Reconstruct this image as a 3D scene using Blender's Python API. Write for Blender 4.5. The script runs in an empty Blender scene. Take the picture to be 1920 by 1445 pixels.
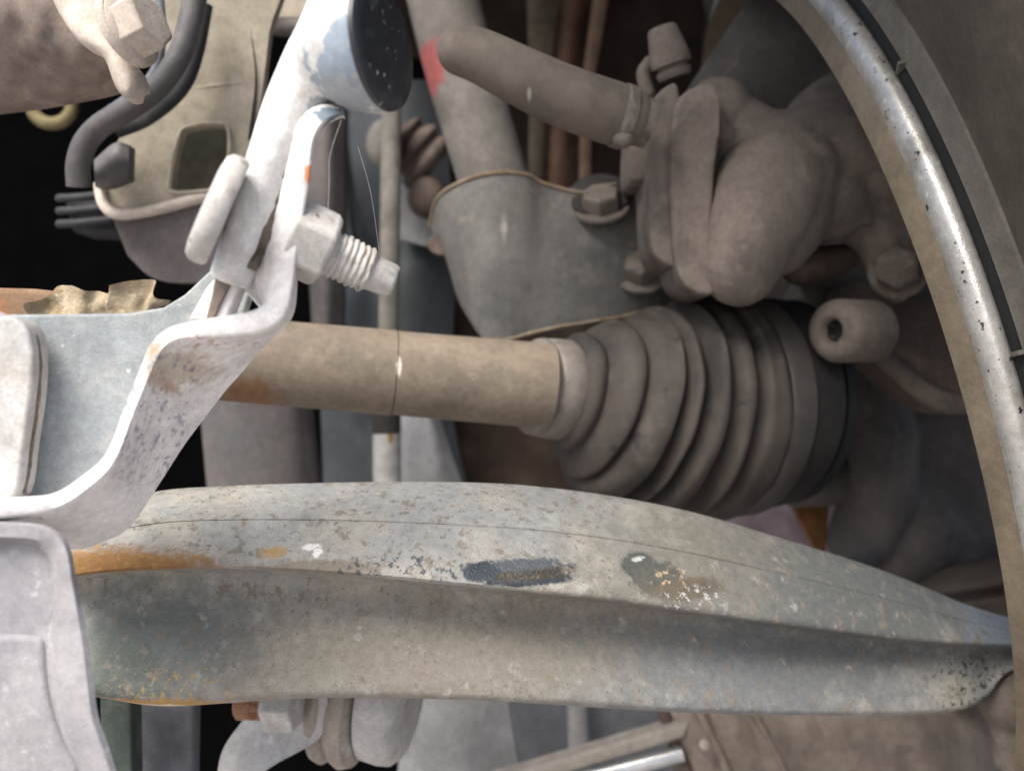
import bpy, bmesh, math, random
import numpy as np
from mathutils import Vector, Matrix, noise

# ------------------------------------------------------------------ camera, world, light
F = 1750.0                      # focal length in photo pixels (1920 wide)
H = 0.305                       # camera height above the ground
sc = bpy.context.scene
cam_d = bpy.data.cameras.new('camera'); cam = bpy.data.objects.new('camera', cam_d)
sc.collection.objects.link(cam); sc.camera = cam
cam.location = (0, 0, H); cam.rotation_euler = (math.radians(90), 0, 0)
cam_d.sensor_width = 36.0; cam_d.lens = F / 1920 * 36
cam_d.clip_start = 0.01; cam_d.clip_end = 200
cam_d.dof.use_dof = True; cam_d.dof.focus_distance = 0.256; cam_d.dof.aperture_fstop = 10.5

SUN_EL, SUN_AZ = 50.0, -30.0     # azimuth measured from straight behind the camera, negative = left
w = bpy.data.worlds.new('World'); sc.world = w; w.use_nodes = True
nt = w.node_tree; nt.nodes.clear()
sky = nt.nodes.new('ShaderNodeTexSky'); sky.sky_type = 'NISHITA'; sky.sun_disc = False
sky.sun_elevation = math.radians(SUN_EL); sky.sun_rotation = math.radians(180 + SUN_AZ * -1)
sky.dust_density = 3.0; sky.air_density = 1.0
bgn = nt.nodes.new('ShaderNodeBackground'); bgn.inputs['Strength'].default_value = 0.05
wo = nt.nodes.new('ShaderNodeOutputWorld')
nt.links.new(sky.outputs[0], bgn.inputs[0]); nt.links.new(bgn.outputs[0], wo.inputs[0])
sl = bpy.data.lights.new('sun', 'SUN'); sl.energy = 1.5; sl.angle = math.radians(36); sl.color = (1, 0.96, 0.89)
sun = bpy.data.objects.new('sun', sl); sc.collection.objects.link(sun)
_el, _az = math.radians(SUN_EL), math.radians(SUN_AZ)
_to = Vector((math.sin(_az) * math.cos(_el), -math.cos(_az) * math.cos(_el), math.sin(_el)))
sun.rotation_euler = (-_to).to_track_quat('-Z', 'Y').to_euler(); sun.location = _to * 3 + Vector((0, 0, 1))
sc.view_settings.view_transform = 'Standard'; sc.view_settings.look = 'None'
sc.view_settings.gamma = 1; sc.view_settings.use_curve_mapping = False
sc.view_settings.exposure = 2.1
sc.render.engine = 'CYCLES'; sc.cycles.use_denoising = True; sc.cycles.max_bounces = 6

rnd = random.Random(4)
# ------------------------------------------------------------------ helpers
def P(x, y, d):
    return Vector(((x - 960) / F * d, d, H + (722.5 - y) / F * d))
def px(n, d): return n * d / F
def PL(pts): return [P(*p) for p in pts]

def cr(pts, n=8, closed=False):
    """Catmull-Rom through tuples of any length"""
    a = [np.array(p, float) for p in pts]; m = len(a); out = []
    rng = range(m if closed else m - 1)
    for i in rng:
        if closed: p0, p1, p2, p3 = a[i-1], a[i], a[(i+1) % m], a[(i+2) % m]
        else:
            p1, p2 = a[i], a[i+1]
            p0 = a[i-1] if i else 2*p1 - p2
            p3 = a[i+2] if i + 2 < m else 2*p2 - p1
        for k in range(n):
            t = k / n
            out.append(tuple(0.5*((2*p1) + (p2-p0)*t + (2*p0-5*p1+4*p2-p3)*t*t + (3*p1-p0-3*p2+p3)*t**3)))
    if not closed: out.append(tuple(a[-1]))
    return out

def loft(rings, cap=True, closed=True):
    n = len(rings[0]); V = [Vector(p) for r in rings for p in r]; Fc = []
    for i in range(len(rings) - 1):
        for j in range(n if closed else n - 1):
            k = (j + 1) % n
            Fc.append((i*n+j, i*n+k, (i+1)*n+k, (i+1)*n+j))
    if cap:
        Fc.append(tuple(range(n))[::-1]); Fc.append(tuple((len(rings)-1)*n + j for j in range(n)))
    return V, Fc

def basis(ax):
    ax = Vector(ax).normalized()
    u = Vector((0, 0, 1)) if abs(ax.z) < .9 else Vector((1, 0, 0))
    u = (u - ax * u.dot(ax)).normalized()
    return ax, u, ax.cross(u)

def lathe(p0, axis, prof, n=40, cap=True, rot=0.0):
    ax, u, v = basis(axis); p0 = Vector(p0)
    R = []
    for t, r in prof:
        R.append([p0 + ax*t + (u*math.cos(rot+2*math.pi*j/n) + v*math.sin(rot+2*math.pi*j/n))*max(r, 1e-5) for j in range(n)])
    return loft(R, cap)

def tube(pts, rads, n=20, rounded=False, ell=1.0, ellax=None):
    pts = [Vector(p) for p in pts]
    if not hasattr(rads, '__len__'): rads = [rads]*len(pts)
    pts = list(pts); rads = list(rads)
    if rounded:
        a = (pts[0]-pts[1]).normalized(); b = (pts[-1]-pts[-2]).normalized(); r0, r1 = rads[0], rads[-1]
        pre = [(pts[0]+a*r0*math.sin(t), r0*math.cos(t)) for t in (1.5, 1.25, .95, .6, .3)]
        post = [(pts[-1]+b*r1*math.sin(t), r1*math.cos(t)) for t in (.3, .6, .95, 1.25, 1.5)]
        pts = [p for p, _ in pre] + pts + [p for p, _ in post]
        rads = [r for _, r in pre] + rads + [r for _, r in post]
    T = []
    for i in range(len(pts)):
        t = pts[min(i+1, len(pts)-1)] - pts[max(i-1, 0)]
        T.append(t.normalized())
    _, u, _v = basis(T[0])
    if ellax is not None: u = Vector(ellax)
    R = []
    for i, p in enumerate(pts):
        u = (u - T[i]*u.dot(T[i])).normalized(); v = T[i].cross(u)
        R.append([p + (u*math.cos(2*math.pi*j/n) + v*ell*math.sin(2*math.pi*j/n))*rads[i] for j in range(n)])
    return loft(R)

def ptube(pts, r_px, d=None, n=20, seg=6, **k):
    """pts of (x, y, d, r_px) or (x, y) with fixed d / r, smoothed"""
    full = []
    for p in pts:
        p = tuple(p)
        if len(p) == 2: p = p + (d,)
        if len(p) == 3: p = p + (r_px,)
        full.append(p)
    s = cr(full, seg)
    return tube([P(q[0], q[1], q[2]) for q in s], [px(q[3], q[2]) for q in s], n, **k)

def ellipsoid(c, r, n=24, m=14, rotm=None):
    R = []
    for i in range(1, m):
        th = math.pi*i/m
        ring = []
        for j in range(n):
            a = 2*math.pi*j/n
            q = Vector((r[0]*math.sin(th)*math.cos(a), r[1]*math.sin(th)*math.sin(a), r[2]*math.cos(th)))
            if rotm: q = rotm @ q
            ring.append(Vector(c) + q)
        R.append(ring)
    return loft(R)
def blob(x, y, d, rx, ry=None, rd=None):
    ry = ry or rx; rd = rd or rx
    return ellipsoid(P(x, y, d), (px(rx, d), px(rd, d), px(ry, d)))

def plate(pts, d, th, smooth=0, back=(0, 1, 0)):
    """solid plate: outline in pixels, d a number or f(x, y)"""
    if smooth: pts = cr(pts, smooth, True)
    df = d if callable(d) else (lambda x, y: d)
    a = [P(x, y, df(x, y)) for x, y in pts]
    b = [p + Vector(back)*th for p in a]
    return loft([a, b])

def skin2(A, B, th, nu=40, nv=8, bulge=0.0, back=(0, 1, 0), wav=0.0):
    """solid sheet ruled between two pixel curves of (x, y, d)"""
    def res(C):
        s = [np.array(q) for q in cr(C, 8)]
        L = [0]
        for i in range(1, len(s)): L.append(L[-1] + np.linalg.norm(s[i][:2]-s[i-1][:2]))
        out = []
        for k in range(nu+1):
            t = L[-1]*k/nu
            i = max(1, min(len(s)-1, int(np.searchsorted(L, t))))
            f = (t-L[i-1])/max(L[i]-L[i-1], 1e-9)
            out.append(s[i-1]*(1-f)+s[i]*f)
        return out
    a, b = res(A), res(B)
    front = []
    for i in range(nu+1):
        row = []
        for j in range(nv+1):
            t = j/nv; q = a[i]*(1-t)+b[i]*t
            dd = q[2] - bulge*math.sin(math.pi*t)
            if wav: dd += wav*noise.noise(Vector((q[0]*.03, q[1]*.03, 1.3)))
            row.append(P(q[0], q[1], dd))
        front.append(row)
    bk = Vector(back)*th
    rings = [r + [p + bk for p in reversed(r)] for r in front]
    return loft(rings)

def box(c, ax, ay, az):
    c, ax, ay, az = Vector(c), Vector(ax), Vector(ay), Vector(az)
    return loft([[c-ax-ay+az*s, c+ax-ay+az*s, c+ax+ay+az*s, c-ax+ay+az*s] for s in (-1, 1)])

def holed(outer, holes, d, th):
    """plate with holes, outline in pixels"""
    bm = bmesh.new()
    fr = []
    for loop in [outer] + holes:
        vs = [bm.verts.new(P(x, y, d(x, y) if callable(d) else d)) for x, y in loop]
        fr.append(vs)
    es = []
    for vs in fr:
        for i in range(len(vs)): es.append(bm.edges.new((vs[i], vs[(i+1) % len(vs)])))
    bmesh.ops.triangle_fill(bm, use_beauty=True, edges=es)
    r = bmesh.ops.extrude_face_region(bm, geom=bm.faces[:])
    for v in [g for g in r['geom'] if isinstance(g, bmesh.types.BMVert)]: v.co += Vector((0, th, 0))
    bm.verts.index_update()
    V = [v.co.copy() for v in bm.verts]; Fc = [tuple(v.index for v in f.verts) for f in bm.faces]
    bm.free(); return V, Fc

def obj(name, geoms, mat, parent=None, sharp=40, bevel=0, remesh=0, smooth_it=0, subsurf=0, kind=None, jit=0.0, jscale=60):
    if isinstance(geoms, tuple): geoms = [geoms]
    V, Fc = [], []
    for v, f in geoms:
        o = len(V); V += v; Fc += [tuple(i+o for i in q) for q in f]
    if jit:
        V = [p + Vector(noise.noise_vector(p*jscale))*jit for p in V]
    base = Vector((0, 0, 0))
    if parent is None:
        base = sum(V, Vector())/len(V)
        V = [p-base for p in V]
    me = bpy.data.meshes.new(name); me.from_pydata([tuple(p) for p in V], [], Fc)
    bm = bmesh.new(); bm.from_mesh(me)
    bmesh.ops.remove_doubles(bm, verts=bm.verts, dist=1e-7)
    bmesh.ops.recalc_face_normals(bm, faces=bm.faces); bm.to_mesh(me); bm.free()
    me.polygons.foreach_set('use_smooth', [True]*len(me.polygons))
    if not (bevel or remesh): me.set_sharp_from_angle(angle=math.radians(sharp))
    me.materials.append(mat)
    o = bpy.data.objects.new(name, me); sc.collection.objects.link(o)
    o.location = base
    if parent is not None:
        o.parent = parent; q = parent; loc = Vector()
        while q is not None: loc += q.location; q = q.parent
        o.location = -loc
    if kind: o['kind'] = kind
    if remesh:
        m = o.modifiers.new('r', 'REMESH'); m.mode = 'VOXEL'; m.voxel_size = remesh; m.use_smooth_shade = True
        if smooth_it:
            m = o.modifiers.new('s', 'SMOOTH'); m.factor = .5; m.iterations = smooth_it
    if bevel:
        m = o.modifiers.new('b', 'BEVEL'); m.width = bevel; m.segments = 3; m.limit_method = 'ANGLE'; m.angle_limit = math.radians(38)
        m = o.modifiers.new('w', 'WEIGHTED_NORMAL'); m.keep_sharp = False
    if subsurf:
        m = o.modifiers.new('u', 'SUBSURF'); m.levels = subsurf; m.render_levels = subsurf
    return o

def thing(name, label, cat, loc, group=None):
    o = bpy.data.objects.new(name, None); sc.collection.objects.link(o)
    o.location = loc; o.empty_display_size = .01
    o['label'] = label; o['category'] = cat
    if group: o['group'] = group
    return o
def tag(o, label, cat, group=None):
    o['label'] = label; o['category'] = cat
    if group: o['group'] = group
    return o

# ------------------------------------------------------------------ materials
def mat(name, base, layers=(), rough=.85, metal=0.0, bump=.25, bscale=500, spots=(), spec=.25, bdist=.001, grit=1.0, under=()):
    """layers: (colour, scale, lo, hi[, stretch xyz[, detail]]); spots: (centre, radii, colour, rough, ragged, soft)
    both in the coordinates of the mesh (metres)"""
    m = bpy.data.materials.new(name); m.use_nodes = True
    t = m.node_tree; N = t.nodes; L = t.links; N.clear()
    out = N.new('ShaderNodeOutputMaterial'); bs = N.new('ShaderNodeBsdfPrincipled')
    L.new(bs.outputs[0], out.inputs[0])
    tc = N.new('ShaderNodeTexCoord'); co = tc.outputs['Object']
    bs.inputs['Metallic'].default_value = metal
    bs.inputs['Specular IOR Level'].default_value = spec
    def mixc(fac, a, b):
        x = N.new('ShaderNodeMix'); x.data_type = 'RGBA'
        L.new(fac, x.inputs['Factor'])
        for s, v in ((x.inputs['A'], a), (x.inputs['B'], b)):
            if isinstance(v, tuple): s.default_value = (*v[:3], 1)
            else: L.new(v, s)
        return x.outputs['Result']
    def mixf(fac, a, b):
        x = N.new('ShaderNodeMix'); x.data_type = 'FLOAT'
        L.new(fac, x.inputs['Factor'])
        for s, v in ((x.inputs['A'], a), (x.inputs['B'], b)):
            if isinstance(v, (int, float)): s.default_value = v
            else: L.new(v, s)
        return x.outputs['Result']
    def nz(scale, stretch=None, detail=4, seed=0.0, r=.6):
        c = co
        if stretch or seed:
            mp = N.new('ShaderNodeMapping'); L.new(co, mp.inputs[0])
            mp.inputs['Location'].default_value = (seed, seed*.7, seed*1.3)
            if stretch: mp.inputs['Scale'].default_value = stretch
            c = mp.outputs[0]
        n = N.new('ShaderNodeTexNoise'); L.new(c, n.inputs['Vector'])
        n.inputs['Scale'].default_value = scale; n.inputs['Detail'].default_value = detail
        n.inputs['Roughness'].default_value = r
        return n.outputs['Fac']
    def ramp(v, lo, hi):
        x = N.new('ShaderNodeMapRange'); x.interpolation_type = 'SMOOTHSTEP'
        L.new(v, x.inputs[0]); x.inputs[1].default_value = lo; x.inputs[2].default_value = hi
        return x.outputs[0]
    col = None
    # gentle overall variation of the base
    fac = ramp(nz(60, None, 5, 3.1), .35, .65)
    dark = tuple(c*.88 for c in base); lite = tuple(min(1, c*1.1) for c in base)
    col = mixc(fac, dark, lite)
    rg = mixf(fac, min(1, rough*1.05), max(.05, rough*.93))
    seed = 1.0
    def do_spots(spots):
        nonlocal col, rg
        nA, nB, nC = nz(150, None, 4, 11.3, .65), nz(480, None, 4, 4.9, .65), nz(1100, None, 3, 8.1, .6)
        for sp in spots: one_spot(sp, nA, nB, nC)
    def one_spot(sp, nA, nB, nC):
        nonlocal col, rg
        cen, rad, c, r2, rag, soft = sp[:6]; brk = sp[6] if len(sp) > 6 else 0
        v = N.new('ShaderNodeVectorMath'); v.operation = 'SUBTRACT'; L.new(co, v.inputs[0]); v.inputs[1].default_value = tuple(cen)
        dv = N.new('ShaderNodeVectorMath'); dv.operation = 'DIVIDE'; L.new(v.outputs[0], dv.inputs[0]); dv.inputs[1].default_value = tuple(rad)
        ln = N.new('ShaderNodeVectorMath'); ln.operation = 'LENGTH'; L.new(dv.outputs[0], ln.inputs[0])
        k = N.new('ShaderNodeMath'); k.operation = 'MULTIPLY_ADD'
        big = sorted(rad)[0] > .006
        L.new(nA if big else nB, k.inputs[0]); k.inputs[1].default_value = -rag*4; L.new(ln.outputs['Value'], k.inputs[2])
        f = ramp(k.outputs[0], 1-rag*2+soft*.5, 1-rag*2-soft*.5)
        if brk:
            g_ = ramp(nC if brk == 2 else nB, .54, .63)
            q_ = N.new('ShaderNodeMath'); q_.operation = 'MULTIPLY'; L.new(f, q_.inputs[0]); L.new(g_, q_.inputs[1]); f = q_.outputs[0]
        col = mixc(f, col, c); rg = mixf(f, rg, r2)
    for li, ly in enumerate(layers):
        if li == 2 and under: do_spots(under)
        c, s, lo, hi = ly[:4]; st = ly[4] if len(ly) > 4 else None; dt = ly[5] if len(ly) > 5 else 5
        f = ramp(nz(s, st, dt, seed), lo, hi); seed += 2.37
        col = mixc(f, col, c)
        if len(ly) > 6: rg = mixf(f, rg, ly[6])
    if spots: do_spots(spots)
    # grit: fine and mid value variation over everything
    for sc_, amt, sd in ((bscale*2.2, .16, 7.7), (bscale*.45, .15, 5.5)):
        x = N.new('ShaderNodeMapRange'); L.new(nz(sc_, None, 3, sd, .6), x.inputs[0])
        x.inputs[1].default_value = .25; x.inputs[2].default_value = .75; x.inputs[3].default_value = 1-amt*grit; x.inputs[4].default_value = 1+amt*grit
        h_ = N.new('ShaderNodeVectorMath'); h_.operation = 'SCALE'; L.new(col, h_.inputs[0]); L.new(x.outputs[0], h_.inputs['Scale']); col = h_.outputs[0]
    L.new(col, bs.inputs['Base Color']); L.new(rg, bs.inputs['Roughness'])
    if bump:
        b = N.new('ShaderNodeBump'); b.inputs['Strength'].default_value = min(1, bump*1.1); b.inputs['Distance'].default_value = bdist
        h = mixf(ramp(nz(bscale*.25, None, 4, 6.6), .2, .8), nz(bscale, None, 4, 2.2, .7), nz(bscale*2.5, None, 3, 5.1))
        L.new(h, b.inputs['Height']); L.new(b.outputs[0], bs.inputs['Normal'])
    return m

TAN = (.33, .28, .22); DUST = (.27, .235, .20); RUST = (.25, .095, .03)
M = {}
M['liner'] = mat('dusty liner plastic', (.030, .022, .018), [((.06, .045, .035), 25, .5, .75)], rough=1, spec=.05)
M['liner_rib'] = mat('liner rib dust', (.10, .07, .05), [((.05, .035, .028), 60, .45, .7)], rough=.9)
M['hole_shade'] = mat('shaded olive pocket', (.018, .017, .013), [((.035, .031, .023), 40, .5, .7)], rough=.95, spec=.05)  # dark tone paints the shade inside the bracket opening
M['disc_olive'] = mat('olive brown disc edge', (.075, .062, .045), [((.05, .04, .03), 40, .45, .7)], rough=.9, spec=.1)
M['disc_brown'] = mat('rust brown disc web', (.10, .06, .042), [((.05, .03, .025), 30, .45, .7), ((.12, .065, .04), 60, .58, .75)], rough=.95, spec=.05)
M['disc_tan'] = mat('tan disc rim', (.17, .115, .08), [((.11, .075, .055), 50, .45, .7)], rough=.9, spec=.1)
M['disc_dark'] = mat('dark disc face', (.032, .024, .020), [((.022, .017, .015), 30, .45, .7)], rough=1, spec=.03)
M['void'] = mat('underbody shade black', (.0018, .0018, .002), [((.003, .003, .003), 14, .55, .8)], rough=1, spec=0)  # shade of the deep gap put into the colour
M['ground'] = mat('concrete ground', (.36, .335, .325), [((.29, .27, .26), 6, .45, .7)], rough=.95, bscale=120)
M['shaft'] = mat('axle shaft dust', (.225, .182, .138), [((.175, .15, .115), 40, .46, .68), ((.275, .228, .175), 110, .58, .75), ((.42, .38, .33), 330, .72, .78)], rough=.78, bump=.3, bscale=800,
   spots=[(P(742, 686, .322), (.0010, .02, .0034), (.62, .58, .51), .8, .35, .7),
          (P(450, 742, .318), (.010, .03, .006), (.22, .12, .065), .8, .4, 1.1)])
M['band'] = mat('dull clamp metal', (.075, .066, .06), [((.13, .10, .088), 40, .54, .7), ((.06, .056, .055), 70, .55, .7)], rough=.55, metal=.3, bump=.15, grit=.6)
M['can'] = mat('shade darkened joint housing', (.022, .019, .018), [((.015, .014, .014), 30, .45, .7), ((.034, .03, .027), 90, .58, .75)], rough=.7, bump=.25, bscale=700)  # colour lowered to carry the shade cast by caliper and tyre
M['boot'] = mat('dusty rubber boot', (.062, .052, .045), [((.034, .030, .028), 30, .46, .68), ((.082, .07, .06), 80, .54, .72), ((.03, .028, .027), 200, .62, .7, (.5, .5, .5))], rough=.7, bump=.2, bscale=700, grit=.6)
M['clamp'] = mat('dusty clamp band', (.225, .198, .174), [((.165, .145, .125), 120, .5, .7)], rough=.6, metal=.2)
M['strut'] = mat('dusty strut tube', (.16, .145, .128), [((.09, .08, .07), 30, .45, .7), ((.22, .20, .18), 140, .6, .75)], rough=.8,
   spots=[(P(800, 112, .405), (.0085, .03, .0120), (.24, .07, .065), .85, .35, .5)])
M['strut_plate'] = mat('grey strut bracket', (.112, .106, .098), [((.07, .069, .07), 26, .5, .72), ((.155, .14, .122), 70, .55, .72), ((.22, .14, .07), 130, .66, .74)], rough=.7, spec=.35,
   spots=[(P(945, 425, .378), (.0012, .03, .0040), (.26, .245, .225), .7, .5, 1.4)])
M['edge'] = mat('rusty sheet edge', (.19, .15, .105), [((.14, .085, .045), 90, .5, .65), ((.26, .22, .17), 200, .56, .7)], rough=.85)
M['cast'] = mat('dusty cast iron', (.155, .129, .110), [((.105, .089, .077), 45, .46, .68), ((.20, .167, .142), 90, .55, .75), ((.22, .15, .09), 60, .68, .78)], rough=.9, bump=.55, bscale=900)
M['cast_red'] = mat('reddish brown casting', (.125, .096, .084), [((.085, .068, .06), 45, .46, .68), ((.16, .125, .108), 90, .55, .75)], rough=.9, bump=.5, bscale=900)
M['cast_dark'] = mat('dark cast knuckle', (.09, .08, .076), [((.04, .042, .05), 18, .5, .66), ((.15, .125, .11), 60, .58, .74)], rough=.8, bump=.4, bscale=700)
M['hose'] = mat('dusty hose rubber', (.128, .108, .09), [((.095, .081, .068), 60, .5, .7)], rough=.85, bump=.12, bscale=900, grit=.45,
   spots=[(P(992, 180, .318), (.0007, .02, .0018), (.28, .26, .23), .7, .3, 1.0)])
M['bolt'] = mat('dusty bolt', (.145, .124, .105), [((.10, .09, .08), 120, .5, .68)], rough=.75, metal=.2)
M['hole'] = mat('dark recess', (.03, .027, .025), rough=.9)
M['bracket'] = mat('pale dusty bracket paint', (.74, .715, .70), [((.62, .585, .575), 55, .5, .68), ((.34, .35, .38), 170, .65, .70), ((.72, .70, .68), 400, .6, .7), ((.36, .25, .17), 70, .70, .78)], rough=.7, bump=.18, bscale=900,
   spots=[(P(296, 690, .208), (.0016, .02, .0060), (.40, .24, .15), .85, .5, .9), (P(400, 642, .212), (.015, .02, .0010), (.44, .28, .20), .85, .6, 1.0, 1), (P(340, 690, .215), (.006, .02, .004), (.50, .44, .36), .85, .5, 1.0),
          (P(578, 325, .205), (.0011, .02, .0021), (.62, .26, .13), .85, .3, .5), (P(615, 210, .205), (.0040, .02, .0016), (.16, .20, .24), .7, .7, .3),
          (P(310, 850, .222), (.0100, .03, .0100), (.34, .34, .38), .8, .3, .9, 1), (P(300, 760, .222), (.005, .03, .006), (.36, .355, .39), .8, .3, .9, 1), (P(350, 690, .222), (.004, .03, .003), (.24, .25, .3), .8, .3, .6, 1)])
M['bracket_face'] = mat('pale lilac dusty panel', (.29, .28, .29), [((.235, .23, .25), 40, .48, .68), ((.17, .18, .20), 120, .64, .70), ((.36, .355, .36), 300, .6, .7)], rough=.75, bump=.3, bscale=1000)
M['panel'] = mat('grey dusty subframe', (.27, .295, .305), [((.36, .365, .355), 60, .5, .7), ((.22, .235, .25), 260, .66, .72), ((.55, .55, .54), 420, .66, .72)], rough=.75, bump=.3, bscale=900)
M['bar'] = mat('worn pale bar paint', (.58, .57, .55), [((.50, .465, .42), 70, .5, .68), ((.22, .24, .27), 420, .69, .73, (1, 1, .4)), ((.66, .66, .66), 200, .58, .7)], rough=.5, spec=.4, bump=.14, bscale=700,
   spots=[(P(655, 150, .205), (.0065, .03, .0088), (.25, .30, .35), .45, .8, .35), (P(640, 200, .205), (.008, .03, .004), (.30, .32, .34), .5, .6, .5)])
M['black_paint'] = mat('chipped black paint', (.020, .022, .027), [((.05, .055, .06), 200, .5, .7), ((.55, .54, .48), 620, .705, .72, (1, 1, .6), 2), ((.30, .27, .24), 330, .70, .73)], rough=.35, spec=.5, bump=.2, bscale=800)
M['bolt_pale'] = mat('pale zinc bolt', (.46, .44, .415), [((.33, .30, .27), 120, .48, .66), ((.22, .18, .15), 400, .62, .69)], rough=.6, bump=.14, bscale=700, spec=.4)
M['arm'] = mat('control arm paint and dust', (.285, .285, .272),
   [((.345, .325, .28), 48, .40, .62), ((.235, .255, .27), 34, .56, .74), ((.335, .32, .29), 170, .60, .74), ((.205, .18, .148), 260, .56, .66, (1, 1, .8)), ((.17, .15, .122), 480, .60, .67), ((.13, .145, .155), 620, .68, .73), ((.50, .485, .46), 700, .735, .76)],
   rough=.68, bump=.45, bscale=900, spec=.35,
   under=[(P(900, 1235, .27), (.11, .06, .0170), (.215, .195, .16), .75, .5, 1.4), (P(1420, 1070, .285), (.055, .06, .024), (.185, .175, .148), .75, .5, 1.4), (P(1520, 1250, .30), (.065, .06, .022), (.165, .172, .175), .7, .5, 1.2), (P(1650, 1110, .31), (.050, .06, .022), (.12, .125, .12), .7, .4, 1.0), (P(1880, 1175, .33), (.014, .06, .008), (.22, .25, .29), .7, .4, .8),
          (P(270, 1200, .262), (.022, .05, .015), (.15, .165, .155), .7, .5, 1.4), (P(215, 1275, .262), (.010, .05, .010), (.10, .115, .10), .7, .5, 1.4)],
   spots=[
          (P(225, 1058, .252), (.026, .03, .0038), (.25, .13, .045), .85, .35, .9), (P(225, 1058, .252), (.022, .03, .0034), (.33, .19, .075), .85, .35, .9, 1), (P(505, 1040, .252), (.0036, .02, .0012), (.40, .27, .13), .85, .5, 1.0),
          (P(300, 1310, .270), (.018, .03, .0028), (.38, .22, .075), .85, .4, .7), (P(340, 1278, .270), (.014, .03, .005), (.33, .24, .13), .85, .5, .9, 1), (P(300, 1312, .270), (.008, .03, .0008), (.62, .55, .42), .85, .4, .7),
          (P(600, 1068, .252), (.018, .03, .0022), (.22, .19, .15), .85, .4, .6),
          (P(755, 1070, .254), (.021, .02, .0028), (.06, .075, .09), .5, .3, .5, 1), (P(690, 1062, .254), (.010, .02, .002), (.06, .075, .09), .5, .3, .5, 1),
          (P(1000, 1092, .257), (.0130, .02, .0014), (.035, .043, .053), .3, .3, .5), (P(985, 1079, .257), (.0150, .02, .0020), (.05, .044, .036), .3, .4, .6), (P(990, 1077, .257), (.0160, .02, .0022), (.13, .10, .07), .5, .3, .6, 2),
          (P(975, 1066, .257), (.0150, .02, .0015), (.09, .10, .11), .10, .35, .6), (P(900, 1074, .257), (.0050, .02, .0026), (.035, .045, .055), .3, .3, .4),
          (P(1205, 1066, .268), (.0062, .02, .0034), (.085, .09, .08), .35, .2, .3), (P(1240, 1088, .270), (.0085, .02, .0042), (.10, .10, .085), .4, .3, .3), (P(1300, 1110, .272), (.0130, .02, .0030), (.13, .11, .08), .4, .3, .5),
          (P(1300, 1126, .272), (.0105, .02, .0030), (.46, .445, .44), .6, .3, .6, 1), (P(1275, 1088, .270), (.0075, .02, .0022), (.44, .34, .22), .5, .3, .7, 1), (P(1205, 1060, .266), (.0020, .02, .0007), (.45, .45, .44), .3, .5, .6),  # last spot is a highlight painted onto the grease
          (P(574, 1032, .252), (.0020, .02, .0008), (.72, .70, .66), .7, .5, .5), (P(588, 1041, .252), (.0014, .02, .0012), (.72, .70, .66), .7, .5, .5),
          (P(1830, 1285, .327), (.016, .05, .011), (.04, .04, .034), .75, .25, .7, 1), (P(1795, 1300, .327), (.010, .05, .005), (.34, .34, .25), .8, .25, .6, 2)])
M['dirt'] = mat('packed dirt', (.14, .115, .09), [((.08, .065, .05), 300, .5, .65), ((.26, .22, .18), 500, .58, .7)], rough=1, bump=.6)
M['foil'] = mat('torn tan scrap', (.36, .295, .205), [((.22, .165, .10), 120, .5, .65), ((.48, .42, .32), 180, .55, .7)], rough=1, spec=.05, bump=.4)
M['rustbeam'] = mat('rust brown beam', (.22, .14, .09), [((.30, .12, .05), 60, .52, .66), ((.30, .24, .18), 100, .55, .7)], rough=.9)
M['beige'] = mat('beige dusty stamped bracket', (.28, .25, .195), [((.33, .285, .245), 30, .45, .7), ((.22, .195, .15), 50, .55, .75)], rough=.85, bump=.2)
M['beige_light'] = mat('light beige dusty lug', (.46, .40, .345), [((.36, .31, .27), 60, .5, .7)], rough=.85, bump=.2)
M['brown_cover'] = mat('dusty brown cover', (.17, .135, .115), [((.26, .215, .18), 22, .5, .7), ((.09, .075, .068), 40, .55, .72)], rough=.85, bump=.2)
M['black_hose'] = mat('black hose rubber', (.085, .08, .082), [((.12, .11, .108), 80, .5, .7)], rough=.6, bump=.1, spec=.4)
M['grey_hose'] = mat('grey blue cable', (.15, .155, .17), rough=.6, bump=.1)
M['dark_plastic'] = mat('dark plastic connector', (.03, .031, .034), [((.07, .068, .066), 60, .55, .7)], rough=.6)
M['yellow'] = mat('dull yellow plastic', (.16, .13, .065), rough=.7, bump=.1)
M['blue_shield'] = mat('blue grey shield', (.042, .047, .052), [((.03, .034, .038), 20, .5, .7), ((.075, .083, .09), 40, .58, .75)], rough=.6, spec=.4)
M['mauve'] = mat('mauve grey dusty panel', (.115, .10, .098), [((.092, .09, .088), 20, .45, .65), ((.145, .122, .116), 50, .58, .75)], rough=.85, bump=.15)
M['rod'] = mat('dusty link rod', (.20, .185, .16), [((.14, .125, .105), 70, .5, .7)], rough=.75)
M['rod_pale'] = mat('pale link sleeve', (.36, .36, .345), [((.28, .27, .25), 60, .5, .7)], rough=.6,
   spots=[(P(730, 820, .44), (.0012, .03, .0035), (.22, .14, .06), .8, .3, .4)])
M['brown_rubber'] = mat('brown rubber boot', (.085, .062, .052), [((.13, .10, .085), 60, .52, .7)], rough=.85)
M['lilac'] = mat('lilac dust shield', (.42, .34, .37), [((.25, .20, .215), 20, .5, .7)], rough=.8, bump=.1)
M['rust'] = mat('rusty plate', (.17, .082, .032), [((.10, .05, .022), 80, .48, .65), ((.27, .10, .06), 130, .6, .72)], rough=.95, bump=.5)
M['rim_tan'] = mat('brake dust rim wall', (.16, .13, .092), [((.13, .105, .076), 45, .5, .7), ((.12, .10, .08), 500, .70, .73)], rough=.6, metal=.25, bump=.2, bscale=700)
M['barrel'] = mat('brake dust barrel', (.075, .066, .058), [((.05, .044, .04), 30, .45, .7)], rough=.7, metal=.2, bump=.2)
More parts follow.
